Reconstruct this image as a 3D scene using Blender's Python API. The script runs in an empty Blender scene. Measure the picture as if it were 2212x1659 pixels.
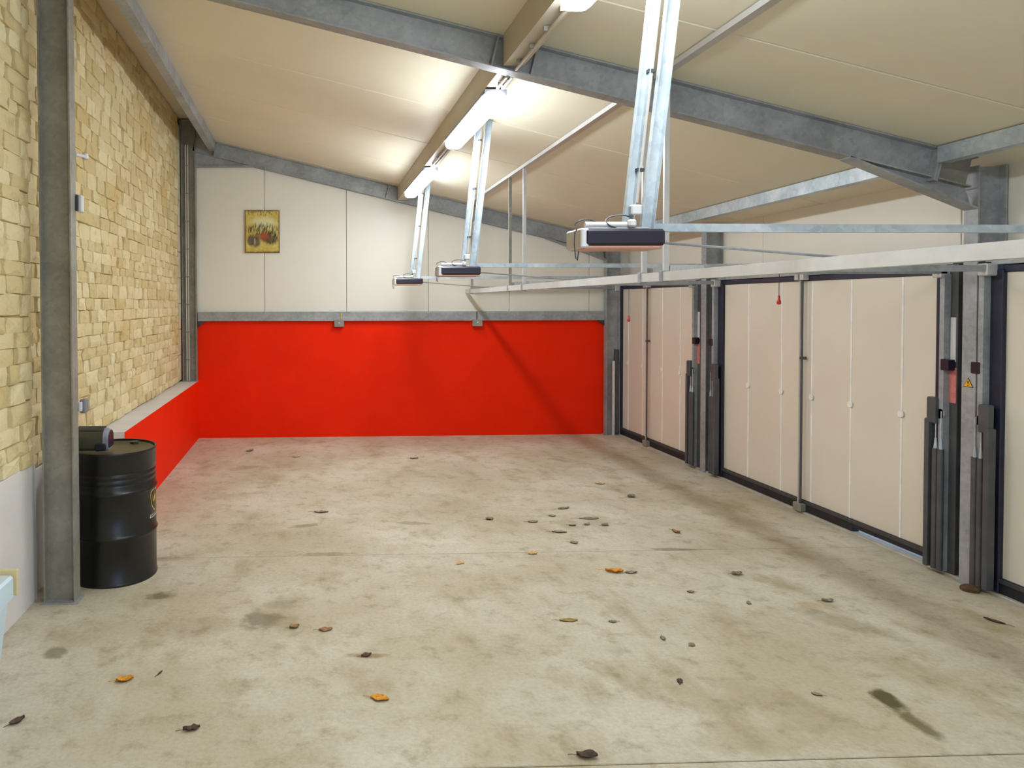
import bpy, bmesh, math, random
from mathutils import Vector, Matrix
random.seed(7)
sc = bpy.context.scene
col = sc.collection
V = Vector

# ------------------------------------------------------------------ camera
YAW, PITCH, ROLL = math.radians(1.987), math.radians(-1.2255), math.radians(-0.2218)
FPX, PPX, PPY, EYE = 1552.9, 724.1, 688.9, 1.87
fw = V((math.sin(YAW)*math.cos(PITCH), math.cos(YAW)*math.cos(PITCH), math.sin(PITCH)))
rt = V((math.cos(YAW), -math.sin(YAW), 0))
up = rt.cross(fw)
rt2 = rt*math.cos(ROLL) + up*math.sin(ROLL)
up2 = up*math.cos(ROLL) - rt*math.sin(ROLL)
cam = bpy.data.cameras.new('camera')
cam.sensor_fit = 'HORIZONTAL'; cam.sensor_width = 36.0
cam.lens = FPX/2212*36
cam.shift_x = (1106-PPX)/2212
cam.shift_y = -(829.5-PPY)/2212
cam.clip_start = 0.05
camo = bpy.data.objects.new('camera', cam); col.objects.link(camo)
m = Matrix((rt2, up2, -fw)).transposed().to_4x4(); m.translation = V((0, 0, EYE))
camo.matrix_world = m
sc.camera = camo

# ------------------------------------------------------------------ world (overcast daylight, enters by the open gateway behind the viewer)
world = bpy.data.worlds.new('world'); sc.world = world; world.use_nodes = True
bg = world.node_tree.nodes['Background']
bg.inputs[0].default_value = (0.46, 0.66, 1.0, 1); bg.inputs[1].default_value = 2.2
LAMP_POWER = 58.0
sc.view_settings.view_transform = 'Standard'; sc.view_settings.look = 'None'
sc.view_settings.exposure = 0.0; sc.view_settings.gamma = 1.0; sc.view_settings.use_curve_mapping = False
sc.cycles.use_denoising = True
sc.cycles.use_adaptive_sampling = True; sc.cycles.adaptive_threshold = 0.03
sc.cycles.max_bounces = 6; sc.cycles.diffuse_bounces = 4; sc.cycles.glossy_bounces = 2
sc.cycles.sample_clamp_indirect = 6.0

# ------------------------------------------------------------------ materials
def srgb(r, g, b):
    f = lambda c: (c/255/12.92) if c/255 <= .04045 else ((c/255+.055)/1.055)**2.4
    return (f(r), f(g), f(b), 1)

class NT:
    def __init__(s, name):
        s.mat = bpy.data.materials.new(name); s.mat.use_nodes = True
        s.t = s.mat.node_tree; s.b = s.t.nodes['Principled BSDF']
    def n(s, typ, **kw):
        x = s.t.nodes.new(typ)
        for k, v in kw.items(): setattr(x, k, v)
        return x
    def l(s, a, b): s.t.links.new(a, b)
    def setin(s, sock, v):
        if hasattr(v, 'is_output'): s.l(v, sock)
        else: sock.default_value = v
    def math(s, op, a, b=0.0, c=None, clamp=False):
        x = s.n('ShaderNodeMath', operation=op, use_clamp=clamp)
        s.setin(x.inputs[0], a); s.setin(x.inputs[1], b)
        if c is not None: s.setin(x.inputs[2], c)
        return x.outputs[0]
    def mix(s, f, a, b):
        x = s.n('ShaderNodeMix', data_type='RGBA')
        s.setin(x.inputs[0], f); s.setin(x.inputs[6], a); s.setin(x.inputs[7], b)
        return x.outputs[2]
    def pos(s):
        if not hasattr(s, '_p'): s._p = s.n('ShaderNodeNewGeometry').outputs['Position']
        return s._p
    def obj(s):
        if not hasattr(s, '_o'): s._o = s.n('ShaderNodeTexCoord').outputs['Object']
        return s._o
    def xyz(s, v):
        x = s.n('ShaderNodeSeparateXYZ'); s.l(v, x.inputs[0]); return x.outputs
    def noise(s, scale, detail=4, rough=.55, vec=None, stretch=None):
        v = vec or s.pos()
        if stretch:
            mp = s.n('ShaderNodeMapping'); s.l(v, mp.inputs[0]); mp.inputs['Scale'].default_value = stretch; v = mp.outputs[0]
        x = s.n('ShaderNodeTexNoise'); s.l(v, x.inputs['Vector'])
        x.inputs['Scale'].default_value = scale; x.inputs['Detail'].default_value = detail; x.inputs['Roughness'].default_value = rough
        return x.outputs['Fac']
    def ramp(s, f, lo, hi):
        x = s.n('ShaderNodeMapRange', interpolation_type='SMOOTHSTEP'); s.l(f, x.inputs[0])
        x.inputs[1].default_value = lo; x.inputs[2].default_value = hi
        return x.outputs[0]
    def bump(s, h, strength=.3, dist=.01):
        x = s.n('ShaderNodeBump'); s.l(h, x.inputs['Height']); x.inputs['Strength'].default_value = strength; x.inputs['Distance'].default_value = dist
        s.l(x.outputs[0], s.b.inputs['Normal'])
    def col(s, c): s.setin(s.b.inputs['Base Color'], c)
    def rm(s, rough, metal=0.0, spec=.5):
        s.setin(s.b.inputs['Roughness'], rough); s.b.inputs['Metallic'].default_value = metal
        s.b.inputs['Specular IOR Level'].default_value = spec

def plain(name, c, rough=.6, metal=0, var=.08, scale=6, bump=0, spec=.5):
    k = NT(name)
    n = k.noise(scale, 5)
    d = tuple(x*(1-var) for x in c[:3]) + (1,); e = tuple(min(1, x*(1+var)) for x in c[:3]) + (1,)
    k.col(k.mix(k.ramp(n, .3, .7), d, e)); k.rm(rough, metal, spec)
    if bump: k.bump(k.noise(scale*20, 3), bump, .003)
    return k.mat

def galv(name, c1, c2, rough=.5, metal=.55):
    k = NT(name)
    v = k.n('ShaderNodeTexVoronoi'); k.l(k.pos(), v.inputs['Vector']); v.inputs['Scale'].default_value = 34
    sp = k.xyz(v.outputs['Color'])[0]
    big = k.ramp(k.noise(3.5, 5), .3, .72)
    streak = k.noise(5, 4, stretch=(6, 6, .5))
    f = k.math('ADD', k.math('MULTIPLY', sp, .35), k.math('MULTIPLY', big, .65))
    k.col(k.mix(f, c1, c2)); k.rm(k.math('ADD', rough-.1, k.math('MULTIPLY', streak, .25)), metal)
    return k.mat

M = {}
M['cream'] = plain('cream_sandwich_panel', srgb(236, 230, 216), .42, 0, .02, 1.2)
M['doorcream'] = plain('cream_door_panel', srgb(224, 215, 197), .38, 0, .02, 2.0)
M['seam'] = plain('pale_joint_strip', srgb(242, 238, 230), .4)
M['ceil'] = plain('ceiling_panel', srgb(230, 221, 196), .5, 0, .03, 1.1)
M['white'] = plain('white_render', srgb(224, 218, 214), .8, 0, .04, 3, .1)
M['red'] = plain('red_paint', srgb(246, 40, 0), .6, 0, .04, 1.5, .04, .12)
M['galv'] = galv('galvanised_steel', srgb(138, 140, 140), srgb(176, 178, 178), .5, .2)
M['galvlight'] = galv('bright_galvanised_steel', srgb(160, 172, 178), srgb(214, 220, 222), .38, .4)
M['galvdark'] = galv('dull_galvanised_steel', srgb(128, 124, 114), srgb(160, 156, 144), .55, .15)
M['beige'] = plain('beige_coated_steel', srgb(198, 188, 168), .5, 0, .05, 3)
M['alu'] = plain('pale_aluminium', srgb(206, 204, 200), .35, .3, .05, 9)
M['black'] = plain('black_rubber', srgb(30, 30, 36), .6, 0, .2, 8)
M['navy'] = plain('dark_navy_frame', srgb(32, 34, 52), .45, 0, .2, 8)
M['darkgrey'] = plain('dark_grey_plastic', srgb(62, 62, 62), .5, 0, .1, 8)
M['gunmetal'] = plain('oily_dark_steel', srgb(84, 84, 86), .5, .2, .15, 8)
M['housing'] = plain('purple_black_housing', srgb(34, 26, 40), .35, 0, .1, 5)
M['pinkcover'] = plain('rosy_lamp_cover', srgb(214, 160, 140), .4, 0, .06, 5)
M['plasticwhite'] = plain('white_plastic', srgb(214, 210, 208), .4, 0, .03, 5)
M['plasticgrey'] = plain('grey_plastic', srgb(128, 130, 140), .5, 0, .05, 5)
M['rubylabel'] = plain('rose_label', srgb(205, 120, 112), .5, 0, .12, 30)
M['redhandle'] = plain('red_handle_plastic', srgb(200, 40, 22), .4, 0, .1, 10)
M['yellow'] = plain('yellow_tag', srgb(226, 190, 60), .5, 0, .06, 30)
M['warn'] = plain('amber_sticker', srgb(240, 176, 14), .5, 0, .04, 30)
M['rust'] = plain('rusty_mortar', srgb(92, 66, 40), .9, 0, .3, 30)
M['kerb'] = plain('pale_concrete_kerb', srgb(186, 178, 160), .85, 0, .12, 8, .2)
M['plaster'] = plain('beige_plaster', srgb(206, 196, 168), .85, 0, .06, 6, .1)
M['tub'] = plain('pale_blue_plastic', srgb(206, 226, 236), .35, 0, .02, 4)
M['tubrim'] = plain('cream_plastic', srgb(226, 208, 158), .5, 0, .06, 12)
M['outside'] = plain('outside_paving', srgb(190, 190, 188), .9, 0, .1, 4)
M['conduit'] = plain('pale_conduit', srgb(198, 188, 172), .5, 0, .05, 8)
M['drumblack'] = plain('black_drum_enamel', srgb(26, 25, 24), .3, 0, .15, 5)
M['drumlid'] = plain('drum_lid_dull', srgb(62, 58, 44), .35, .3, .12, 5)
M['khaki'] = plain('khaki_enamel', srgb(88, 84, 66), .4, .2, .1, 10)
M['gold'] = plain('gold_print', srgb(196, 160, 70), .4, .3, .15, 30)
M['olivegold'] = plain('dull_gold_print', srgb(122, 104, 50), .45, .2, .1, 30)

def lamp_material():
    k = NT('lit_lamp_diffuser')
    k.col((.9, .9, .9, 1)); k.rm(.4)
    k.b.inputs['Emission Color'].default_value = (.90, 1.0, 1.09, 1)
    k.b.inputs['Emission Strength'].default_value = LAMP_POWER
    return k.mat
M['lamp'] = lamp_material()

def stone_material():
    k = NT('yellow_limestone')
    at = k.n('ShaderNodeAttribute', attribute_name='tone'); tone = at.outputs['Fac']
    c = k.mix(tone, srgb(214, 192, 140), srgb(238, 222, 178))
    pat = k.ramp(k.noise(1.1, 3), .5, .72)
    c = k.mix(k.math('MULTIPLY', pat, .35), c, srgb(214, 172, 96))
    n = k.noise(9, 6, .6)
    c = k.mix(k.math('MULTIPLY', k.ramp(n, .52, .75), .4), c, srgb(158, 134, 84))
    k.col(c); k.rm(.9, 0, .2)
    h = k.math('ADD', k.noise(14, 6, .65), k.math('MULTIPLY', k.noise(60, 3), .3))
    k.bump(h, .7, .02)
    return k.mat
M['stone'] = stone_material()
M['mortar'] = plain('shade_darkened_mortar', srgb(170, 148, 98), .95, 0, .15, 9, .3, .2)  # mortar coloured darker to imitate the shade in gaps between stones

def floor_material():
    k = NT('worn_beige_concrete')
    P = k.pos()
    base = k.mix(k.ramp(k.noise(1.0, 6, .6), .3, .72), srgb(190, 177, 150), srgb(216, 206, 186))
    ol = k.ramp(k.noise(2.3, 5, .6, stretch=(1.3, .7, 1)), .5, .72)
    base = k.mix(k.math('MULTIPLY', ol, .75), base, srgb(166, 150, 114))
    wh = k.ramp(k.noise(.55, 3), .52, .75)
    base = k.mix(k.math('MULTIPLY', wh, .45), base, srgb(222, 214, 202))
    sm = k.ramp(k.noise(7, 6, .72), .48, .74)
    base = k.mix(k.math('MULTIPLY', sm, .65), base, srgb(146, 130, 98))
    fine = k.ramp(k.noise(42, 4, .7), .35, .7)
    base = k.mix(k.math('MULTIPLY', fine, .2), base, srgb(120, 108, 84))
    scuff = k.ramp(k.noise(6, 4, .6, stretch=(2.6, .35, 1)), .62, .8)
    base = k.mix(k.math('MULTIPLY', scuff, .25), base, srgb(150, 138, 112))
    sp = k.xyz(P); wob = k.noise(9, 4, .6); wob2 = k.noise(3, 3)
    stains = [  # x, y, rx, ry, angle, darkness, colour
        (2.70, 3.24, .055, .11, -.15, .95, (84, 74, 38)), (2.68, 3.05, .05, .12, .1, .8, (100, 90, 50)),
        (-.96, 4.61, .10, .07, 0, .75, (98, 84, 54)), (-1.37, 3.87, .07, .07, 0, .65, (112, 98, 66)),
        (-.30, 4.22, .13, .12, .3, .6, (104, 92, 66)), (-.20, 4.44, .13, .08, 0, .4, (140, 132, 110)),
        (-.68, 4.15, .28, .14, .2, .3, (140, 122, 80)), (.29, 3.77, .12, .03, 0, .6, (142, 108, 60)),
        (-.05, 6.02, .12, .05, .3, .55, (128, 112, 84)), (.86, 6.05, .16, .05, -.2, .5, (128, 116, 88)),
        (2.76, 5.31, .20, .035, -.1, .6, (112, 106, 84)), (.10, 5.33, .25, .04, 0, .5, (128, 116, 90)),
        (-1.05, 5.28, .12, .06, 0, .4, (128, 112, 84)), (3.1, 4.05, .30, .12, -.9, .4, (140, 126, 92)),
        (3.07, 4.29, .10, .05, 0, .45, (178, 140, 84)), (-.75, 8.2, .22, .10, .5, .4, (134, 116, 80)),
        (2.2, 3.2, .40, .18, -.9, .3, (150, 134, 94)), (1.9, 2.98, .3, .14, 0, .3, (150, 132, 90)),
    ]
    for x, y, rx, ry, a, dk, c in stains:
        dx = k.math('SUBTRACT', sp[0], x); dy = k.math('SUBTRACT', sp[1], y)
        ca, sa = math.cos(a), math.sin(a)
        u = k.math('ADD', k.math('MULTIPLY', dx, ca/rx), k.math('MULTIPLY', dy, sa/rx))
        w = k.math('ADD', k.math('MULTIPLY', dx, -sa/ry), k.math('MULTIPLY', dy, ca/ry))
        d = k.math('SQRT', k.math('ADD', k.math('MULTIPLY', u, u), k.math('MULTIPLY', w, w)))
        d = k.math('ADD', d, k.math('MULTIPLY', k.math('SUBTRACT', wob, .5), 1.6))
        x_ = k.n('ShaderNodeMapRange', interpolation_type='SMOOTHSTEP'); k.l(d, x_.inputs[0])
        x_.inputs[1].default_value = 1.15; x_.inputs[2].default_value = .55
        base = k.mix(k.math('MULTIPLY', x_.outputs[0], dk), base, srgb(*c))
    k.col(base); k.rm(k.math('ADD', .55, k.math('MULTIPLY', wob2, .3)), 0, .35)
    k.bump(k.math('ADD', k.noise(30, 5, .65), k.math('MULTIPLY', k.noise(3, 3), .5)), .12, .01)
    return k.mat
M['floor'] = floor_material()

def picture_material():
    # aged print: ochre paper, dark crowd across the middle, a red open car with two dark wheels
    k = NT('aged_car_print')
    s = k.xyz(k.obj())          # x across, z up, centre 0, size .48 x .59
    X, Z = s[0], s[2]
    def ell(cx, cz, rx, rz, soft=.35, wob=.5):
        u = k.math('DIVIDE', k.math('SUBTRACT', X, cx), rx); w = k.math('DIVIDE', k.math('SUBTRACT', Z, cz), rz)
        d = k.math('SQRT', k.math('ADD', k.math('MULTIPLY', u, u), k.math('MULTIPLY', w, w)))
        d = k.math('ADD', d, k.math('MULTIPLY', k.math('SUBTRACT', nz, .5), wob))
        mr = k.n('ShaderNodeMapRange', interpolation_type='SMOOTHSTEP'); k.l(d, mr.inputs[0])
        mr.inputs[1].default_value = 1+soft; mr.inputs[2].default_value = 1-soft
        return mr.outputs[0]
    nz = k.noise(26, 4, .6, vec=k.obj()); st = k.noise(60, 3, .6, vec=k.obj(), stretch=(1, 1, .22))
    c = k.mix(k.ramp(k.noise(9, 3, vec=k.obj()), .3, .7), srgb(196, 166, 62), srgb(222, 204, 120))
    c = k.mix(ell(.03, .12, .16, .08, .5), c, srgb(226, 220, 164))
    c = k.mix(k.math('MULTIPLY', ell(0, .25, .2, .03, .6), k.ramp(st, .5, .62)), c, srgb(96, 70, 36))
    c = k.mix(k.math('MULTIPLY', ell(0, .02, .22, .09, .4), k.ramp(st, .38, .6)), c, srgb(70, 62, 44))
    c = k.mix(k.math('MULTIPLY', ell(.12, -.09, .10, .09, .3), k.ramp(st, .3, .55)), c, srgb(66, 58, 42))
    c = k.mix(k.math('MULTIPLY', ell(-.02, -.075, .11, .045, .45, 1.0), .75), c, srgb(112, 66, 44)); c = k.mix(k.math('MULTIPLY', ell(.03, -.07, .055, .055, .4, 1.1), .85), c, srgb(176, 74, 34))
    c = k.mix(k.math('MULTIPLY', ell(.10, -.12, .10, .035, .5, .9), .7), c, srgb(92, 76, 48))
    for wx, wz in ((-.155, -.125), (-.085, -.15)):
        c = k.mix(k.math('MULTIPLY', ell(wx, wz, .056, .072, .35, .7), .85), c, srgb(74, 64, 50))
    c = k.mix(ell(-.105, -.14, .012, .05, .3, .2), c, srgb(170, 160, 120))
    ex = k.math('MAXIMUM', k.math('DIVIDE', k.math('ABSOLUTE', X), .24), k.math('DIVIDE', k.math('ABSOLUTE', Z), .295))
    c = k.mix(k.ramp(k.math('ADD', ex, k.math('MULTIPLY', nz, .12)), .95, 1.06), c, srgb(116, 76, 34))
    k.col(c); k.rm(.6)
    return k.mat
M['print'] = picture_material()

# ------------------------------------------------------------------ mesh helpers
class MB:
    def __init__(s): s.v = []; s.f = []; s.mi = []
    def add(s, vs, fs, mi=0):
        o = len(s.v); s.v += [V(x) for x in vs]
        for f in fs: s.f.append([o+i for i in f]); s.mi.append(mi)
        return s
    def box(s, x0, x1, y0, y1, z0, z1, mi=0, mis=None):
        vs = [(x, y, z) for z in (z0, z1) for y in (y0, y1) for x in (x0, x1)]
        fs = [(0, 2, 3, 1), (4, 5, 7, 6), (0, 1, 5, 4), (2, 6, 7, 3), (0, 4, 6, 2), (1, 3, 7, 5)]  # -z +z -y +y -x +x
        o = len(s.v); s.v += [V(x) for x in vs]
        for i, f in enumerate(fs): s.f.append([o+j for j in f]); s.mi.append(mis[i] if mis else mi)
        return s
    def ext(s, prof, p0, p1, ax, ay, mi=0, taper=1.0):
        p0, p1, ax, ay = V(p0), V(p1), V(ax), V(ay); n = len(prof)
        vs = [p0+ax*a+ay*b for a, b in prof] + [p1+ax*a*taper+ay*b*taper for a, b in prof]
        fs = [(i, (i+1) % n, n+(i+1) % n, n+i) for i in range(n)] + [tuple(range(n))[::-1], tuple(range(n, 2*n))]
        return s.add(vs, fs, mi)
    def cyl(s, p0, p1, r, seg=12, r2=None, mi=0):
        p0, p1 = V(p0), V(p1); d = (p1-p0).normalized()
        a = d.orthogonal().normalized(); b = d.cross(a)
        k = (r2 if r2 is not None else r)/r
        return s.ext([(r*math.cos(2*math.pi*i/seg), r*math.sin(2*math.pi*i/seg)) for i in range(seg)], p0, p1, a, b, mi, k)
    def tube(s, pts, r, seg=8, mi=0):
        pts = [V(p) for p in pts]; n = len(pts); rings = []
        a = None
        for i, p in enumerate(pts):
            t = (pts[min(i+1, n-1)]-pts[max(i-1, 0)]).normalized()
            a = t.orthogonal().normalized() if a is None else (a-t*a.dot(t)).normalized()
            b = t.cross(a)
            rings += [p+a*r*math.cos(2*math.pi*j/seg)+b*r*math.sin(2*math.pi*j/seg) for j in range(seg)]
        fs = [(i*seg+j, i*seg+(j+1) % seg, (i+1)*seg+(j+1) % seg, (i+1)*seg+j) for i in range(n-1) for j in range(seg)]
        fs += [tuple(range(seg))[::-1], tuple((n-1)*seg+j for j in range(seg))]
        return s.add(rings, fs, mi)
    def lathe(s, prof, c, seg=48, mi=0):
        c = V(c); n = len(prof); vs = []
        for i in range(seg):
            t = 2*math.pi*i/seg
            vs += [c+V((r*math.cos(t), r*math.sin(t), z)) for r, z in prof]
        fs = [(i*n+j, ((i+1) % seg)*n+j, ((i+1) % seg)*n+j+1, i*n+j+1) for i in range(seg) for j in range(n-1)]
        fs += [tuple(i*n for i in range(seg))[::-1], tuple(i*n+n-1 for i in range(seg))]
        return s.add(vs, fs, mi)
    def build(s, name, mat, parent=None, bev=0, smooth=False, attr=None, origin=None):
        off = V(parent.matrix_world.translation) if parent else V((0, 0, 0))
        if parent and parent.get('_w'): off = V(parent['_w'])
        o_ = V(origin) if origin is not None else (V((0, 0, 0)) if not parent else off)
        me = bpy.data.meshes.new(name)
        me.from_pydata([v-o_ for v in s.v], [], s.f); 
        for mm in (mat if isinstance(mat, (list, tuple)) else [mat]): me.materials.append(M[mm])
        for p, i in zip(me.polygons, s.mi): p.material_index = i
        bm = bmesh.new(); bm.from_mesh(me)
        if bev:
            es = [e for e in bm.edges if len(e.link_faces) == 2 and e.calc_face_angle(0) > .6]
            bmesh.ops.bevel(bm, geom=es, offset=bev, segments=1, affect='EDGES', profile=.7)
        bmesh.ops.recalc_face_normals(bm, faces=bm.faces)
        bm.to_mesh(me); bm.free()
        if smooth:
            for p in me.polygons: p.use_smooth = True
            me.set_sharp_from_angle(angle=math.radians(38))
        ob = bpy.data.objects.new(name, me); col.objects.link(ob)
        if parent:
            ob.parent = parent; ob.location = o_-off
        else: ob.location = o_
        ob['_w'] = tuple(o_)
        return ob

def tag(o, label=None, cat=None, group=None, kind=None):
    if label: o['label'] = label
    if cat: o['category'] = cat
    if group: o['group'] = group
    if kind: o['kind'] = kind
    return o
def thing(name, loc, label, cat=None, group=None, kind=None):
    o = bpy.data.objects.new(name, None); col.objects.link(o); o.location = loc; o['_w'] = tuple(loc)
    o.empty_display_size = .1
    return tag(o, label, cat, group, kind)
def bx(*a): return MB().box(*a)
def iprof(h, b, tw=.0062, tf=.0095):
    return [(-h/2, -b/2), (-h/2+tf, -b/2), (-h/2+tf, -tw/2), (h/2-tf, -tw/2), (h/2-tf, -b/2), (h/2, -b/2),
            (h/2, b/2), (h/2-tf, b/2), (h/2-tf, tw/2), (-h/2+tf, tw/2), (-h/2+tf, b/2), (-h/2, b/2)]
def cprof(w, d, t=.003):     # open channel, back at d=0, opening towards +d
    return [(-w/2, 0), (w/2, 0), (w/2, d), (w/2-t, d), (w/2-t, t), (-w/2+t, t), (-w/2+t, d), (-w/2, d)]
def zc(x, y): return 3.89-.241*x-.011*y
XA, YA, ZA = V((1, 0, 0)), V((0, 1, 0)), V((0, 0, 1))

YB, XR, XD, YF = 10.06, 4.52, 4.38, -2.2
# ------------------------------------------------------------------ floor
fl = thing('floor', (1.4, 4, 0), 'worn beige concrete garage floor with saw-cut joints and stains', kind='structure')
for a, b in ((YF, 2.828), (2.836, 5.292), (5.30, YB+.1)):
    bx(-2.0, 4.34, a, b, -.12, 0).build('slab', 'floor', fl, bev=.003)
MB().box(-2.0, 4.34, YF, YB, -.16, -.13).build('sub_base', 'kerb', fl)
tag(MB().box(4.6, 8.5, -4, 13, -.09, -.02).build('outside_paving', 'outside'), 'pale paving outside under the garage doors', 'paving', kind='structure')
k = MB().box(4.34, 4.62, YF, YB, -.12, .012).build('trim_1', 'kerb', bev=.004)
tag(k, 'pale concrete kerb strip under the garage doors', kind='structure')

# ------------------------------------------------------------------ ceiling
ce = thing('ceiling', (1.4, 4, 3.5), 'sloping beige ceiling of wide insulated panels', kind='structure')
W = 1.2; ys = [-2.3+W*0.0833+i*W for i in range(-1, 11)]
pm = None
for i, y in enumerate(ys):
    if y+W < YF: continue
    x0, x1 = -1.36, 4.66
    g = .004
    if pm is None:
        b = MB()
        vs = [(x, yy, -.241*x-.011*yy+t) for t in (0, .10) for yy in (g, W-g) for x in (x0, x1)]
        b.add(vs, [(0, 2, 3, 1), (4, 5, 7, 6), (0, 1, 5, 4), (2, 6, 7, 3), (0, 4, 6, 2), (1, 3, 7, 5)])
        o = b.build('panel', 'ceil', None, bev=.006); pm = o.data
    else:
        o = bpy.data.objects.new('panel', pm); col.objects.link(o)
    o.parent = ce; o.location = V((0, y, 3.89-.011*y))-V(ce['_w'])
b = MB(); vs = [(x, yy, zc(x, yy)+t) for t in (.101, .14) for yy in (YF-.1, YB+.2) for x in (-1.36, 4.66)]
b.add(vs, [(0, 2, 3, 1), (4, 5, 7, 6), (0, 1, 5, 4), (2, 6, 7, 3), (0, 4, 6, 2), (1, 3, 7, 5)]).build('roof_deck', 'ceil', ce)
MB().box(-2.1, -1.36, YF-.1, YB+.2, 4.42, 4.5).build('eave_panel', 'ceil', ce)
MB().box(-1.40, -1.36, YF-.1, YB+.2, 4.09, 4.44).build('eave_closure', 'ceil', ce)

# ------------------------------------------------------------------ back wall
wb = thing('wall_back', (1.4, YB, 0), 'end wall of cream upright panels above a red painted base', kind='structure')
sx = [-1.95, -.634, .51, 1.66, 2.81, 3.95, 4.70]
for a, c in zip(sx[:-1], sx[1:]):
    b = MB(); g = .0025
    vs = [(x, y, z) for x in (a+g, c-g) for y in (YB, YB+.1) for z in (1.64, zc(x, YB)+.2)]
    b.add(vs, [(0, 1, 3, 2), (4, 6, 7, 5), (0, 4, 5, 1), (2, 3, 7, 6), (0, 2, 6, 4), (1, 5, 7, 3)])
    b.build('panel', 'cream', wb, bev=.004)
bx(-1.95, 4.70, YB+.1, YB+.14, -.1, 4.5).build('backing', 'white', wb)
bx(-1.95, 4.34, YB-.01, YB+.1, -.02, 1.66).build('red_base', 'red', wb)

# ------------------------------------------------------------------ left wall
wl = thing('wall_left', (-1.8, 6, 0), 'yellow rubble stone wall above a low painted plinth', kind='structure')
FX, NX, YS = -1.80, -1.757, 4.555     # stone face far bay, near bay, and the line between
bx(-2.1, FX, YS, YB+.1, .5, 4.42).build('mortar_core', 'mortar', wl)
bx(-2.1, NX, YF-.1, YS, .6, 4.42).build('mortar_core', 'mortar', wl)
bx(-2.1, -1.745, YF-.1, 4.60, -.02, .872).build('white_base', 'white', wl, bev=.006)
bx(-2.1, FX+.012, 4.60, 6.05, -.02, .80).build('white_base', 'white', wl, bev=.006)
MB().box(-2.05, -1.558, 6.05, YB-.01, -.02, .80, mis=[0, 0, 0, 0, 0, 1]).build('low_wall', ['white', 'red'], wl)
def stone_geo(y0, y1, z0, z1, fx, rnd):
    # rounded rubble block: 8 rim points, 8 inset front points, 1 crown
    cy, cz = (y0+y1)/2, (z0+z1)/2; hy, hz = (y1-y0)/2, (z1-z0)/2
    rim = []; fr = []
    prj = rnd.uniform(.016, .034)
    for a, b in ((-1, -1), (0, -1), (1, -1), (1, 0), (1, 1), (0, 1), (-1, 1), (-1, 0)):
        jy, jz = rnd.uniform(-.06, .03), rnd.uniform(-.06, .07)
        kk = .97 if a and b else 1
        py, pz = cy+a*hy*(kk+jy*abs(a))+(0 if a else rnd.uniform(-.2, .2)*hy), cz+b*hz*(kk+jz*abs(b))+(0 if b else rnd.uniform(-.2, .2)*hz)
        rim.append((fx-.006, py, pz))
        fr.append((fx+prj*rnd.uniform(.6, 1.1), cy+(py-cy)*.92, cz+(pz-cz)*.90))
    vs = rim+fr+[(fx+prj*1.25, cy+rnd.uniform(-.2, .2)*hy, cz+rnd.uniform(-.2, .2)*hz)]
    fs = [(i, (i+1) % 8, 8+(i+1) % 8, 8+i) for i in range(8)]+[(8+i, 8+(i+1) % 8, 16) for i in range(8)]
    return vs, fs
def wall_rows(y0, y1, z0, z1, fx, rnd, out):
    z = z0
    while z < z1-.04:
        h = rnd.uniform(.075, .135)
        if z+h > z1-.06: h = z1-z
        y = y0-rnd.uniform(0, .15)
        while y < y1-.03:
            l = rnd.uniform(.15, .36)*(.8+h*2)
            e = y+l
            if e > y1-.08: e = y1
            ya = max(y, y0)
            if e-ya > .05:
                dz = rnd.uniform(-.012, .012)
                gp = rnd.choice((.002, .006, .012)); out.append((ya+gp, e-gp, z-.004+dz*.4, z+h+.005+dz*.4, fx))
            y = e
        z += h
rs = random.Random(3); cells = []
wall_rows(3.0, YS-.0, .875, 4.40, NX, rs, cells)
wall_rows(4.57, 9.78, .815, 4.40, FX, rs, cells)
def shows(c):
    y = (c[0]+c[1])/2
    hide = y < 3.9 or (4.62 < y < 4.85)
    vis_top = 1.87+ (0+690)/1553*y*1.02
    if c[2] > vis_top: hide = True
    return -1 if hide else (c[1]-c[0])*(c[3]-c[2])/y**3
cells.sort(key=shows, reverse=True)
stuff = MB(); tones = []
for i, c in enumerate(cells):
    vs, fs = stone_geo(*c[:4], c[4], rs); tn = rs.random()
    if i < 298:
        b = MB().add(vs, fs); o = b.build('stone', 'stone', wl, origin=(c[4], (c[0]+c[1])/2, (c[2]+c[3])/2))
        at = o.data.attributes.new('tone', 'FLOAT', 'FACE'); at.data.foreach_set('value', [tn]*len(o.data.polygons))
    else:
        stuff.add(vs, fs); tones += [tn]*len(fs)
o = stuff.build('smaller_stones', 'stone', wl); tag(o, kind='stuff')
at = o.data.attributes.new('tone', 'FLOAT', 'FACE'); at.data.foreach_set('value', tones)
zq = .83
for i in range(10):
    w = .10 if i % 2 else .05
    bx(FX-.02, FX+.028, 9.94-w-.09, 9.93, zq, min(zq+.345, 4.3)).build('plaster_block', 'plaster', wl, bev=.006); zq += .35

# ------------------------------------------------------------------ right wall (above and between the doors)
wr = thing('wall_right', (XR, 4, 0), 'cream panelled wall above the row of garage doors', kind='structure')
sy = [YF, -.6, .5, 1.6, 2.7, 3.75, 4.85, 7.04, 8.15, 9.25, YB+.1]
for a, c in zip(sy[:-1], sy[1:]):
    bx(XR, XR+.08, a+.003, c-.003, 2.19, 2.80).build('panel', 'cream', wr, bev=.004)
bx(XR+.08, XR+.12, YF, YB+.1, 2.1, 2.85).build('backing', 'navy', wr)
for a, c in ((YF, -1.1), (1.62, 1.80), (4.40, 4.83), (7.47, 8.02)):
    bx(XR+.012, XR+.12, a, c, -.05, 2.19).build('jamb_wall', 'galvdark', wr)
bx(XR+.012, XR+.12, 9.99, YB+.1, -.05, 2.19).build('jamb_wall', 'galvdark', wr)

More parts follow.
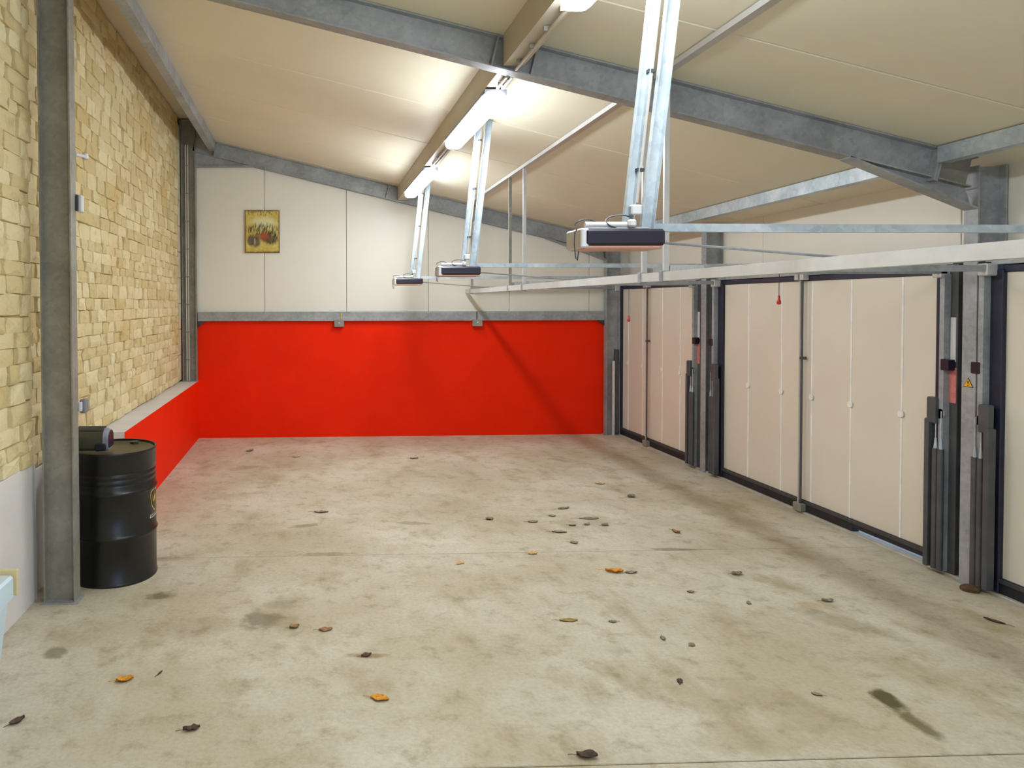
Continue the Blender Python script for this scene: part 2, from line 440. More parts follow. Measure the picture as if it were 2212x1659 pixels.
# ------------------------------------------------------------------ wall behind the viewer, with an open gateway
wf = thing('wall_front', (1.4, YF, 0), 'end wall behind the viewer with an open gateway', kind='structure')
bx(-2.0, .3, YF-.12, YF, 0, 4.5).build('panel', 'cream', wf)
bx(3.6, 4.7, YF-.12, YF, 0, 4.5).build('panel', 'cream', wf)
bx(.3, 3.6, YF-.12, YF, 2.6, 4.5).build('panel', 'cream', wf)

# ------------------------------------------------------------------ portal frames
def portal(yc, xl, zl, xr, label, splice):
    t = thing('portal_frame', (1.4, yc, 0), label, 'steel frame', 'galvanised portal frames')
    hb = .193
    top = zc(xl+hb, yc)
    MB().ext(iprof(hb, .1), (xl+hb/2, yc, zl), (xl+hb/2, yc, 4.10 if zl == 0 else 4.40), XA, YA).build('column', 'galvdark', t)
    MB().ext(iprof(hb, .1), (xr+hb/2, yc, .0), (xr+hb/2, yc, zc(xr+hb, yc)-.01), XA, YA).build('column', 'galv', t)
    for x, z in ((xl, zl), (xr, 0)):
        bx(x-.02, x+hb+.02 if z == 0 else x+hb-.005, yc-.06, yc+.06, z, z+.012).build('base_plate', 'galv', t)
    sl = V((1, 0, -.241)).normalized(); nn = V((.241, 0, 1)).normalized()
    xe = xr-.26
    def mid(x): return V((x, yc, zc(x, yc)))-nn*(.10+.002)
    MB().ext(iprof(.2, .1), mid(xl+hb), mid(xe), nn, YA).build('rafter', 'galv', t)
    for x in (xe+.008, xe+.024):
        p = mid(x); MB().ext([(-.12, -.06), (.10, -.06), (.10, .06), (-.12, .06)], p-sl*.007, p+sl*.007, nn, YA).build('end_plate', 'galv', t)
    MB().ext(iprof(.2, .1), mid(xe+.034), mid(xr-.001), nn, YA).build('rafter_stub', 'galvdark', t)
    # right haunch: web plate and bottom flange
    a = mid(xr-.80)-nn*.1; c = V((xr, yc, 2.47)); d = mid(xr)-nn*.1
    MB().ext([(a.x, a.z), (d.x, d.z), (c.x, c.z)], (0, yc-.004, 0), (0, yc+.004, 0), XA, ZA).build('haunch_web', 'galv', t)
    dv = (c-a).normalized(); n2 = V((-dv.z, 0, dv.x))
    MB().ext([(-.006, -.05), (.006, -.05), (.006, .05), (-.006, .05)], a, c, n2, YA).build('haunch_flange', 'galv', t)
    # left haunch
    a = mid(xl+hb)-nn*.1; d = mid(xl+hb+.82)-nn*.1; c = V((xl+hb, yc, d.z-.005))
    MB().ext([(a.x, a.z), (d.x, d.z), (c.x, c.z)], (0, yc-.004, 0), (0, yc+.004, 0), XA, ZA).build('haunch_web', 'galv', t)
    MB().ext([(-.006, -.05), (.006, -.05), (.006, .05), (-.006, .05)], c, d, ZA, YA).build('haunch_flange', 'galv', t)
    p = mid(xl+hb+.30)
    MB().ext([(-.10, -.055), (.10, -.055), (.10, .055), (-.10, .055)], p-sl*.006, p+sl*.006, nn, YA).build('end_plate', 'galv', t)
    for x in splice:      # stiffener plates where the lamp purlin meets the rafter
        p = mid(x); MB().ext([(-.098, -.058), (.098, -.058), (.098, .058), (-.098, .058)], p-sl*.005, p+sl*.005, nn, YA).build('stiffener', 'galv', t)
    return t
pf = portal(4.555, -1.668, 0, 4.31, 'galvanised steel portal frame crossing the middle of the garage, with left post beside the drum', (1.19, 1.44))
pb = portal(9.985, -1.757, .80, 4.152, 'galvanised steel portal frame standing against the red and cream end wall', (1.10,))
for x in (-1.70, -1.672):
    MB().cyl((x, 9.955, .80), (x, 9.955, 4.05), .010, 8).build('conduit', 'conduit', pb, smooth=True)
for i in range(8): bx(-1.715, -1.658, 9.94, 9.965, 1.1+i*.38, 1.112+i*.38).build('pipe_clip', 'galvdark', pb)
MB().cyl((4.25, 9.925, .0), (4.25, 9.925, 1.05), .022, 12).build('downpipe', 'alu', pb, smooth=True)

# purlins and eave beams
def along(name, prof, x, z, y0, y1, mat, label, cat, slope=True, group=None):
    o = MB().ext(prof, (x, y0, z-(.011*y0 if slope else 0)), (x, y1, z-(.011*y1 if slope else 0)), XA, ZA).build(name, mat, None, origin=(x, (y0+y1)/2, z-.05))
    return tag(o, label, cat, group)
zp = 3.89-.241*1.27
pp = [(-.055, -.18), (.075, -.18), (.075, -.172), (-.047, -.172), (-.047, .008), (-.055, .010)]
along('purlin', pp, 1.27, zp, 4.62, 9.93, 'beige', 'beige steel purlin carrying two lamps, between the two portal frames', 'beam')
along('purlin', pp, 1.27, zp, YF, 4.49, 'beige', 'beige steel purlin carrying the nearest lamp at the top edge', 'beam')
pe = [(-.085, -.14), (0, -.14), (0, 0), (-.008, 0), (-.008, -.132), (-.085, -.132)]
ze = 4.132+.011*7
along('eave_beam', pe, -1.285, ze, 4.62, 9.93, 'galv', 'grey steel edge beam along the top of the stone wall, far bay', 'beam')
along('eave_beam', pe, -1.285, ze, YF, 4.49, 'galv', 'grey steel edge beam above the near stone wall', 'beam')
zr = 3.89-.241*4.06
pr_ = [(0, -.105), (.09, -.105), (.09, -.098), (.008, -.098), (.008, -.002), (0, -.002)]
along('eave_beam', pr_, 4.02, zr, 4.62, 9.93, 'galvlight', 'mottled galvanised edge beam above the two far garage doors', 'beam')
along('eave_beam', pr_, 4.02, zr, YF, 4.49, 'galvlight', 'mottled galvanised edge beam at the right edge, near bay', 'beam')
za = 3.89-.241*2.2
pa = [(-.03, -.034), (-.026, -.034), (-.026, -.005), (.05, -.018), (.05, -.013), (-.03, -.001)]
along('hanger_angle', pa, 2.2, za, 4.62, 9.93, 'alu', 'thin pale steel angle screwed under the ceiling, far bay', 'beam')
along('hanger_angle', pa, 2.2, za, YF, 4.49, 'alu', 'thin pale steel angle screwed under the ceiling, near bay', 'beam')

# ------------------------------------------------------------------ rail on the end wall between cream and red
t = thing('wall_rail', (1.4, YB-.06, 1.63), 'grey steel rail across the end wall above the red base', 'beam')
MB().ext([(0, 0), (.05, 0), (.05, .006), (.006, .006), (.006, .121), (.05, .121), (.05, .127), (0, .127)], (-1.555, YB-.062, 1.632), (4.15, YB-.062, 1.622), YA, ZA).build('channel', 'galv', t)
for x in (.40, 2.34):
    br = bx(x-.068, x+.068, YB-.085, YB-.02, 1.545, 1.640).build('bracket', 'galvdark', t, bev=.004)
    MB().cyl((x, YB-.088, 1.60), (x, YB-.08, 1.60), .012, 8).build('bolt', 'galvlight', br)
bx(.425, .438, YB-.072, YB-.066, 1.655, 1.735).build('tag', 'yellow', t)
bx(2.325, 2.34, YB-.07, YB-.064, 1.64, 1.75).build('strap', 'darkgrey', t)
for x0, x1 in ((-1.555, -1.46), (4.05, 4.15)):
    MB().ext([(x0, 1.545 if x0 < 0 else 1.625), (x0, 1.632), (x1, 1.632 if x0 < 0 else 1.545), (x1, 1.625 if x0 < 0 else 1.625)], (0, YB-.05, 0), (0, YB-.015, 0), XA, ZA).build('end_cleat', 'darkgrey', t)

# ------------------------------------------------------------------ lamps
def lamp(y0, y1, label):
    xm = 1.272; zt = zp-.011*(y0+y1)/2-.18; zb = zt-.115
    t = thing('strip_lamp', (xm, (y0+y1)/2, zb), label, 'lamp', 'strip lamps in a row under the purlin')
    # housing
    MB().ext([(-.074, .074), (.082, .062), (.078, .105), (-.070, .105)], (xm, y0+.01, zb), (xm, y1-.01, zb), XA, ZA).build('housing', 'plasticgrey', t)
    # diffuser with rounded belly and rounded ends
    n = 12
    def sq(v, p): return math.copysign(abs(v)**p, v)
    prof = [(.076*sq(math.cos(math.pi+math.pi*i/n), .58), .074+.074*sq(math.sin(math.pi+math.pi*i/n), .58)) for i in range(n+1)]
    secs = []
    for y, s in ((y0, .55), (y0+.012, .82), (y0+.035, .96), (y0+.07, 1), (y1-.07, 1), (y1-.035, .96), (y1-.012, .82), (y1, .55)):
        secs.append([V((xm+a*s, y, zb+.074+(b-.074)*s)) for a, b in prof])
    vs = [v for s_ in secs for v in s_]; m_ = n+1
    fs = [(i*m_+j, i*m_+(j+1) % m_, (i+1)*m_+(j+1) % m_, (i+1)*m_+j) for i in range(len(secs)-1) for j in range(m_)]
    fs += [tuple(range(m_))[::-1], tuple((len(secs)-1)*m_+j for j in range(m_))]
    MB().add(vs, fs).build('diffuser', 'lamp', t, smooth=True)
    for dx in (-.045, 0, .045):     # scalloped end clips
        MB().lathe([(.002, -.022), (.014, -.018), (.021, 0), (.014, .018), (.002, .022)], (xm+dx, y0+.004, zb+.035), 12).build('end_lobe', 'lamp', t, smooth=True)
    return t
lamp(7.56, 9.10, 'lit strip lamp farthest from the viewer, nearest the end wall')
lamp(4.90, 6.38, 'lit strip lamp in the middle of the far bay, beyond the crossing rafter')
lamp(1.95, 3.46, 'lit strip lamp cut off by the top edge, nearer than the crossing rafter')
lamp(-1.0, .5, 'unseen strip lamp above and behind the viewer, added for near-floor light')  # unseen lamp continuing the row, added to light the near floor
# conduits feeding the lamps
def conduit(y0, y1, label, dbl=True):
    t = thing('conduit', (1.29, (y0+y1)/2, 3.3), label, 'conduit', 'pale conduits between the strip lamps')
    for dx in ((.0, .035) if dbl else (.02,)):
        za_, zb_ = zp-.011*y0-.205, zp-.011*y1-.205
        MB().cyl((1.275+dx, y0, za_), (1.275+dx, y1, zb_), .011, 8).build('pipe', 'conduit', t, smooth=True)
    n = max(2, int((y1-y0)/.25))
    for i in range(n):
        y = y0+(i+.5)*(y1-y0)/n
        bx(1.262, 1.322 if dbl else 1.31, y-.005, y+.005, zp-.011*y-.209, zp-.011*y-.184).build('clip', 'galvdark', t)
conduit(6.40, 7.53, 'pale conduit between the two far strip lamps')
conduit(4.62, 4.86, 'short pale conduit just beyond the crossing rafter')
conduit(3.48, 4.49, 'pale conduit just in front of the crossing rafter', False)

# ------------------------------------------------------------------ garage doors
def jamb(t, ye, s, spring=True, long_=True):
    # ye = edge of the leaf, s = +1 when the jamb lies farther from the viewer than the leaf
    def Y(a, b): return (min(ye+s*a, ye+s*b), max(ye+s*a, ye+s*b))
    bx(XD-.03, XD+.06, *Y(-.022, .058), .02, 2.07).build('seal_frame', 'navy', t, bev=.004)
    y = ye+s*.075
    MB().ext(cprof(.036, .045), (XD-.075, y, .02), (XD-.075, y, 2.05), YA*-s, XA).build('track', 'galv', t)
    bx(XD-.03, XD+.10, *Y(.055, .15), .02, 2.12).build('track_plate', 'gunmetal', t)
    bx(XD-.034, XD-.030, *Y(.098, .138), 1.46, 1.76).build('paper_label', 'plasticwhite', t)
    bx(XD-.034, XD-.030, *Y(.09, .145), 1.18, 1.42).build('warning_label', 'rubylabel', t)
    bx(XD-.085, XD-.025, *Y(.075, .135), 1.40, 1.475).build('latch', 'housing', t, bev=.005)
    if spring:
        yy = ye+s*.035
        bx(XD-.11, XD-.05, *Y(-.02, .015), .03, 1.06).build('spring_rail', 'gunmetal', t, bev=.006)
        bx(XD-.105, XD-.055, *Y(-.01, .06), 1.03, 1.21).build('spring_bracket', 'gunmetal', t, bev=.008)
        for j in range(2):
            sp = MB().cyl((XD-.085, ye+s*(.05+.042*j), .03), (XD-.085, ye+s*(.05+.042*j), .86), .019, 12).build('spring', 'gunmetal', t, smooth=True)
            MB().cyl((XD-.085, ye+s*(.05+.042*j), .86), (XD-.085, ye+s*(.05+.042*j), .93), .012, 8, .006).build('spring_hook', 'galvlight', sp)
            MB().cyl((XD-.085, ye+s*(.05+.042*j), .93), (XD-.085, ye+s*(.05+.042*j), 1.12), .004, 6).build('cable', 'galvlight', sp)
        MB().cyl((XD-.075, ye+s*.07, 1.10), (XD-.055, ye+s*.07, 1.10), .035, 14).build('pulley', 'galv', t, smooth=True)
def gdoor(n, y0, y1, seams, bar, label, jambs=(1, 1), gap=None):
    t = thing('door_%d' % n, (XD, (y0+y1)/2, 0), label, kind='structure')
    ed = [y0]+sorted(seams)+[y1]
    for a, c in zip(ed[:-1], ed[1:]):
        bx(XD, XD+.045, a+.0015, c-.0015, .105, 2.055).build('panel', 'doorcream', t, bev=.003)
    for s in seams:
        st = bx(XD-.005, XD+.002, s-.009, s+.009, .108, 2.05).build('joint_strip', 'seam', t, bev=.002)
        MB().cyl((XD-.014, s, 1.035), (XD-.004, s, 1.035), .027, 14).build('hinge', 'seam', st, bev=.003)
    bx(XD+.046, XD+.05, y0, y1, .06, 2.1).build('outer_skin', 'navy', t)
    bx(XD-.012, XD+.048, y0, y1, 2.052, 2.10).build('top_seal', 'navy', t, bev=.004)
    bx(XD-.03, XD+.14, y0-.10, y1+.10, 2.102, 2.215).build('header', 'galv', t, bev=.004)
    segs = [(y0-.03, y1+.03, .014)] if not gap else [(gap, y1+.03, .014), (y0-.03, gap, .045)]
    for a, c, z in segs:
        bx(XD-.018, XD+.05, a, c, z, .112).build('bottom_seal', 'black', t, bev=.006)
    bx(XD-.028, XD-.018, y0, y1, .084, .108).build('seal_holder', 'darkgrey', t)
    if bar:
        r = MB().cyl((XD-.045, bar, .03), (XD-.045, bar, 2.06), .009, 10).build('bolt_rod', 'gunmetal', t, smooth=True)
        MB().cyl((XD-.03, bar+.05, .06), (XD-.03, bar+.05, 2.09), .008, 8).build('cable', 'alu', t, smooth=True)
        bx(XD-.07, XD-.002, bar-.03, bar+.07, .014, .085).build('rod_foot', 'galvdark', r, bev=.006)
        for d in (-.03, .04): bx(XD-.065, XD+.01, bar+d, bar+d+.045, 2.06, 2.115).build('rod_bracket', 'alu', r, bev=.004)
        bx(XD-.06, XD-.01, bar-.014, bar+.014, 1.36, 1.385).build('rod_guide', 'gunmetal', r, bev=.003)
    if jambs[0]: jamb(t, y0, -1)
    if jambs[1]: jamb(t, y1, 1)
    for yy in (y0-.05, y1+.05):
        bx(XD-.10, XD-.02, yy-.035, yy+.035, 2.03, 2.11).build('corner_bracket', 'alu', t, bev=.008)
    # horizontal track pair running back into the room
    for yy in (y0-.085, y1+.02):
        MB().ext(cprof(.04, .032), (2.235, yy, 2.078), (XD-.05, yy, 2.078), ZA, YA).build('track_arm', 'galv', t)
    return t
gdoor(1, 8.02, 9.94, [8.36, 8.79, 9.32, 9.75], 9.11, 'cream garage door farthest away, beside the red end wall')
gdoor(2, 4.83, 7.47, [5.165, 5.667, 6.12, 6.525, 7.03], 6.19, 'wide cream garage door in the middle of the right-hand wall', gap=5.62)
gdoor(3, 1.80, 4.395, [2.2, 2.7, 3.2, 3.6, 4.0], 3.1, 'cream garage door cut off by the right edge')
gdoor(4, -1.1, 1.62, [-.6, -.1, .4, .9, 1.3], None, 'cream garage door beside the viewer, out of the picture', (0, 0))

# post between door 1 and door 2
t = thing('door_post', (4.43, 7.775, 0), 'galvanised steel post between the two far garage doors', 'post')
MB().ext(iprof(.19, .1), (4.425, 7.775, .0), (4.425, 7.775, 2.72), XA, YA).build('column', 'galv', t)
bx(4.31, 4.528, 7.715, 7.835, .0, .014).build('base_plate', 'galv', t)

# yellow warning triangle on the right-hand post
t = thing('warning_sticker', (4.306, 4.555, 1.33), 'small yellow triangular warning sticker on the right-hand steel post', 'sticker')
MB().ext([(-.036, 0), (.036, 0), (0, .062)], (4.3096, 4.555, 1.306), (4.3076, 4.555, 1.306), YA, ZA).build('border', 'black', t)
MB().ext([(-.030, .004), (.030, .004), (0, .055)], (4.3076, 4.555, 1.306), (4.3066, 4.555, 1.306), YA, ZA).build('face', 'warn', t)
MB().ext([(-.003, .02), (.003, .02), (.005, .04), (-.005, .04)], (4.3066, 4.555, 1.306), (4.3060, 4.555, 1.306), YA, ZA).build('mark', 'black', t)
MB().ext([(-.004, .009), (.004, .009), (.004, .016), (-.004, .016)], (4.3066, 4.555, 1.306), (4.3060, 4.555, 1.306), YA, ZA).build('mark', 'black', t)
tag(MB().lathe([(.05, 0), (.052, .02), (.03, .035), (.008, .04)], (4.25, 4.46, 0), 10).build('mortar_lump', 'rust', None, origin=(4.25, 4.46, 0)), 'rust brown mortar lump at the foot of the right-hand post', 'mortar')

# ------------------------------------------------------------------ long rail hung from the ceiling, with hangers
t = thing('track_rail', (2.2, 4, 2.03), 'long pale steel rail hung across the room parallel to the garage doors', 'rail')
MB().ext([(-.027, -.028), (.027, -.028), (.027, -.024), (-.022, -.024), (-.022, .024), (.0, .024), (.0, .028), (-.027, .028)], (2.2, YF+.05, 2.03), (2.2, 10.0, 2.03), XA, ZA).build('channel', 'alu', t)
for y, dk in ((9.70, 1), (7.84, 1), (7.31, 0), (4.66, 0), (4.37, 0), (1.9, 0), (1.6, 0)):
    zt = zc(2.2, y)-.03
    MB().ext([(-.016, 0), (.016, 0), (.016, .003), (-.013, .003), (-.013, .02), (-.016, .02)], (2.2, y, 2.0), (2.2, y, zt), XA, YA).build('hanger', 'galvdark' if dk else 'alu', t)
    bx(2.165, 2.215, y-.006, y+.03, 1.995, 2.065).build('hanger_plate', 'galv', t, bev=.003)
for y in (4.40, 4.62, 7.40, 7.80):
    b = MB().box(2.23, 2.44, y-.02, y-.016, 2.055, 2.10)
    for i in range(7): b.box(2.24+i*.028, 2.256+i*.028, y-.024, y-.020, 2.066, 2.088)
    b.build('slotted_plate', 'alu', t)

# ------------------------------------------------------------------ garage door openers
def opener(x0, yc, label, cord_x, cord_z, red=True):
    t = thing('door_opener', (x0+.17, yc, 2.10), label, 'door opener', 'garage door openers hanging from the ceiling')
    L_ = .345
    bx(x0, x0+L_, yc-.095, yc+.095, 2.112, 2.182).build('motor_housing', 'housing', t, bev=.010)
    bx(x0-.004, x0+L_-.01, yc-.088, yc+.088, 2.098, 2.113).build('lamp_cover', 'pinkcover', t, bev=.006)
    bx(x0-.018, x0+.018, yc-.09, yc+.09, 2.102, 2.186).build('end_cap', 'plasticwhite', t, bev=.006)
    bx(x0+.01, x0+L_-.06, yc-.07, yc+.07, 2.182, 2.19).build('top_plate', 'galv', t, bev=.002)
    MB().cyl((x0+.01, yc-.055, 2.203), (x0+.20, yc-.055, 2.203), .013, 10).build('cable_sleeve', 'plasticwhite', t, smooth=True)
    pts = [(x0+.16+.06*math.cos(a), yc-.06-.01*math.sin(a*2), 2.215+.028*math.sin(a)) for a in [i*math.pi/8 for i in range(0, 15)]]
    MB().tube(pts, .0035, 6).build('cable', 'darkgrey', t, smooth=True)
    pts = [(x0+.02+.05*math.cos(a), yc-.05, 2.20+.026*math.sin(a)) for a in [i*math.pi/8 for i in range(0, 9)]]
    MB().tube(pts, .003, 6).build('cable', 'darkgrey', t, smooth=True)
    pts = [(x0-.02, yc-.06, 2.19), (x0-.034, yc-.06, 2.17), (x0-.036, yc-.06, 2.12), (x0-.03, yc-.06, 2.06), (x0-.022, yc-.06, 2.05), (x0-.018, yc-.06, 2.09)]
    MB().tube(pts, .0025, 6).build('aerial', 'darkgrey', t, smooth=True)
    bx(x0+.19, x0+.225, yc-.085, yc-.05, 2.19, 2.225).build('plug', 'plasticwhite', t, bev=.008)
    # twin hangers leaning slightly towards the doors, up to the ceiling
    for a, w, mt in ((.20, .036, 'galvlight'), (.285, .05, 'galvlight')):
        p0 = V((x0+a, yc-.02, 2.165)); xt = x0+a+.145
        p1 = V((xt, yc-.02, zc(xt, yc)-.004))
        h = MB().ext(cprof(w, -.03, -.003), p0, p1, XA, YA).build('hanger', mt, t)
    q0 = V((x0+.243, yc-.03, 2.30)); q1 = V((x0+.243+.13, yc-.03, zc(x0+.37, yc)-.01))
    MB().cyl(q0, q1, .011, 10).build('conduit', 'conduit', t, smooth=True)
    for i in range(3):
        q = q0.lerp(q1, .12+.36*i); bx(q.x-.016, q.x+.016, q.y-.014, q.y+.014, q.z-.007, q.z+.007).build('cable_tie', 'darkgrey', t)
    bx(x0+.215, x0+.262, yc-.055, yc-.02, 2.245, 2.29).build('socket', 'plasticwhite', t, bev=.006)
    # drive rail to the door head, brace, and release cord
    MB().ext(cprof(.035, .03), (x0+L_-.03, yc, 2.197), (XD-.03, yc, 2.187), ZA, YA).build('drive_rail', 'galvlight', t)
    bx(XD-.06, XD-.03, yc-.03, yc+.03, 2.165, 2.215).build('rail_bracket', 'galv', t)
    bx(cord_x-.07, cord_x+.07, yc-.025, yc+.035, 2.145, 2.178).build('carriage', 'darkgrey', t, bev=.006)
    MB().cyl((x0+L_-.01, yc+.05, 2.14), (x0+L_+1.1, yc+.05, 2.05), .006, 6).build('brace', 'galv', t)
    MB().cyl((cord_x, yc, cord_z+.07), (cord_x, yc, 2.15), .003, 6).build('cord', 'darkgrey', t)
    pl = MB().lathe([(.004, .085), (.009, .075), (.010, .045), (.017, .03), (.018, .012), (.012, .002), (.004, 0)], (cord_x, yc, cord_z), 12).build('handle', 'redhandle', t, smooth=True)
    tag(pl, 'small red pull handle')
opener(1.075, 9.1, 'black garage door opener farthest away, under the far strip lamp', 4.09, 1.62)
opener(1.115, 6.2, 'black garage door opener in the middle of the three', 4.13, 1.845)
opener(1.165, 3.1, 'large nearest garage door opener with white end cap and loose cables', 4.0, 1.8)

# ------------------------------------------------------------------ oil drum
DX, DY, DR = -1.372, 5.025, .287
t = thing('oil_drum', (DX, DY, 0), 'black steel oil drum beside the left-hand post', 'drum')
def hoop(z, h=.018, r=.010): return [(DR, z-h), (DR+r*.7, z-h*.5), (DR+r, z), (DR+r*.7, z+h*.5), (DR, z+h)]
prof = [(DR-.012, 0), (DR+.004, 0), (DR+.006, .008), (DR+.004, .016), (DR, .022)]
prof += hoop(.318)+hoop(.612)
for z in (.668, .705, .742): prof += [(DR, z-.014), (DR-.005, z), (DR, z+.014)]
prof += [(DR, .862), (DR+.004, .868), (DR+.006, .876), (DR+.004, .885), (DR-.006, .885), (DR-.008, .868)]
MB().lathe(prof, (DX, DY, 0), 64).build('shell', 'drumblack', t, smooth=True)
lid = MB().lathe([(DR-.008, .866), (DR-.008, .872), (DR-.03, .874), (DR-.04, .869), (.01, .869)], (DX, DY, 0), 48).build('lid', 'drumlid', t, smooth=True)
MB().lathe([(.032, .868), (.032, .882), (.024, .884), (.005, .884)], (DX+.10, DY+.19, 0), 16).build('bung', 'drumlid', lid, smooth=True)
def curved(pts, ac, zc_, r, name, mat, parent, inner=None):
    # polygon drawn on the drum surface; pts in metres along the arc and up
    b = MB(); n = len(pts)
    P = lambda a, z, rr: V((DX+rr*math.cos(ac+a/rr), DY+rr*math.sin(ac+a/rr), zc_+z))
    if inner is None:
        ca = sum(p[0] for p in pts)/n; cz_ = sum(p[1] for p in pts)/n
        vs = [P(a, z, r) for a, z in pts]+[P(ca+(a-ca)*.5, cz_+(z-cz_)*.5, r) for a, z in pts]+[P(ca, cz_, r)]
        fs = [(i, (i+1) % n, n+(i+1) % n, n+i) for i in range(n)]+[(n+i, n+(i+1) % n, 2*n) for i in range(n)]
    else:
        vs = [P(a, z, r) for a, z in pts]+[P(a*inner, z*inner, r) for a, z in pts]
        fs = [(i, (i+1) % n, n+(i+1) % n, n+i) for i in range(n)]
    return b.add(vs, fs).build(name, mat, parent)
AC = math.radians(-6)
sh = [(-.060, .055), (-.063, .03), (-.060, 0), (-.045, -.045), (-.02, -.075), (0, -.088), (.02, -.075), (.045, -.045), (.060, 0), (.063, .03), (.060, .055), (.03, .068), (0, .072), (-.03, .068)]
em = curved(sh, AC, .53, DR+.0012, 'emblem', 'gold', t, .86)
tag(em, 'gold shield emblem on the drum side')
curved([(a*.62, z*.62) for a, z in sh], AC, .53, DR+.0012, 'shield', 'olivegold', em, .84)
curved([(-.028, -.01), (-.018, .012), (-.004, .022), (.006, .035), (.02, .028), (.03, .012), (.022, -.004), (.012, -.03), (.0, -.012), (-.014, -.026)], AC, .53, DR+.0016, 'figure', 'gold', em)
for i in range(7):
    a = -.066+i*.022
    curved([(a-.008, -.012), (a-.001, -.012), (a+.010, .012), (a+.003, .012)], AC, .418, DR+.0012, 'script', 'plasticwhite', em)
    curved([(a-.001, -.012), (a+.012, -.012), (a+.013, -.008), (a, -.008)], AC, .418, DR+.0014, 'script', 'plasticwhite', em)

# rounded metal box lying on the drum
BX, BY, BZ = -1.475, 4.93, .8855
t = thing('metal_box', (BX, BY, BZ), 'small dark rounded metal casing lying on top of the black drum', 'casing')
n = 14
arch = [(-.065, .0), (-.072, .02)]+[(.072*math.cos(math.pi-math.pi*i/n)*1.0, .085+.06*math.sin(math.pi*i/n)) for i in range(n+1)]+[(.072, .02), (.065, .0)]
MB().ext(arch, (BX-.105, BY, BZ), (BX+.075, BY, BZ), YA, ZA).build('body', 'khaki', t, bev=.004, smooth=True)
MB().ext([(a*1.06, b*1.02+.001) for a, b in arch], (BX+.075, BY, BZ), (BX+.112, BY, BZ), YA, ZA, 0, .9).build('end_cap', 'plasticgrey', t, bev=.004, smooth=True)
MB().ext([(a*.8, b*.8+.016) for a, b in arch], (BX+.112, BY, BZ), (BX+.117, BY, BZ), YA, ZA).build('end_disc', 'housing', t, bev=.002)
MB().ext([(a*1.05, b*1.02+.001) for a, b in arch], (BX-.118, BY, BZ), (BX-.105, BY, BZ), YA, ZA).build('end_cap', 'darkgrey', t, bev=.003, smooth=True)
top = [(-.05, .132), (-.03, .146), (0, .150), (.03, .146), (.05, .132), (.045, .14), (0, .158), (-.045, .14)]
MB().ext(top, (BX-.10, BY, BZ), (BX+.075, BY, BZ), YA, ZA).build('top_rib', 'darkgrey', t)
bx(BX+.03, BX+.10, BY-.085, BY-.06, BZ+.0, BZ+.05).build('switch', 'black', t, bev=.006)

# ------------------------------------------------------------------ fittings on the left post
t = thing('wall_hook', (-1.47, 4.63, 2.82), 'small white bracket arm high on the left-hand post', 'bracket')
MB().cyl((-1.475, 4.60, 2.815), (-1.452, 4.71, 2.825), .012, 10).build('arm', 'plasticwhite', t, smooth=True)
MB().lathe([(.006, -.022), (.020, -.016), (.022, .0), (.020, .016), (.006, .022)], (-1.45, 4.725, 2.827), 14).build('knob', 'plasticwhite', t, smooth=True)
t = thing('sensor_box', (-1.47, 4.64, 2.5), 'small white plastic box on the left-hand post', 'box')
bx(-1.473, -1.440, 4.608, 4.665, 2.455, 2.565).build('case', 'plasticwhite', t, bev=.006)
bx(-1.472, -1.458, 4.590, 4.608, 2.46, 2.56).build('gap_shade', 'darkgrey', t, bev=.002)  # dark strip standing in for the shaded gap between post flange and box
t = thing('switch_box', (-1.47, 4.66, 1.2), 'small grey switch box low on the left-hand post, above the drum', 'box')
bx(-1.476, -1.438, 4.632, 4.70, 1.175, 1.262).build('case', 'plasticgrey', t, bev=.006)
bx(-1.476, -1.455, 4.602, 4.632, 1.19, 1.25).build('cover', 'plasticwhite', t, bev=.004)

# ------------------------------------------------------------------ picture on the end wall
t = thing('picture', (-.661, YB-.02, 2.875), 'small ochre canvas print of an old red car on the cream end wall', 'picture')
o = bx(-.901, -.421, YB-.024, YB-.020, 2.580, 3.170).build('print', 'print', t, origin=(-.661, YB-.022, 2.875))
bx(-.901, -.421, YB-.020, YB-.001, 2.580, 3.170).build('canvas', 'rust', t)

# ------------------------------------------------------------------ pale tub at the lower left
t = thing('storage_tub', (-1.58, 3.38, 0), 'pale blue plastic tub with a cream lip at the lower left corner', 'tub')
def frust(x0, x1, y0, y1, z0, z1, inset):
    return MB().add([(x0+inset, y0+inset, z0), (x1-inset, y0+inset, z0), (x1-inset, y1-inset, z0), (x0+inset, y1-inset, z0), (x0, y0, z1), (x1, y0, z1), (x1, y1, z1), (x0, y1, z1)],
                    [(0, 3, 2, 1), (4, 5, 6, 7), (0, 1, 5, 4), (1, 2, 6, 5), (2, 3, 7, 6), (3, 0, 4, 7)])
frust(-1.735, -1.475, 3.0, 3.53, .0, .425, .045).build('body', 'tub', t, bev=.01)
bx(-1.738, -1.455, 2.98, 3.545, .43, .550).build('lid', 'tub', t, bev=.012)
bx(-1.738, -1.440, 3.547, 3.566, .445, .572).build('lip', 'tubrim', t, bev=.004)

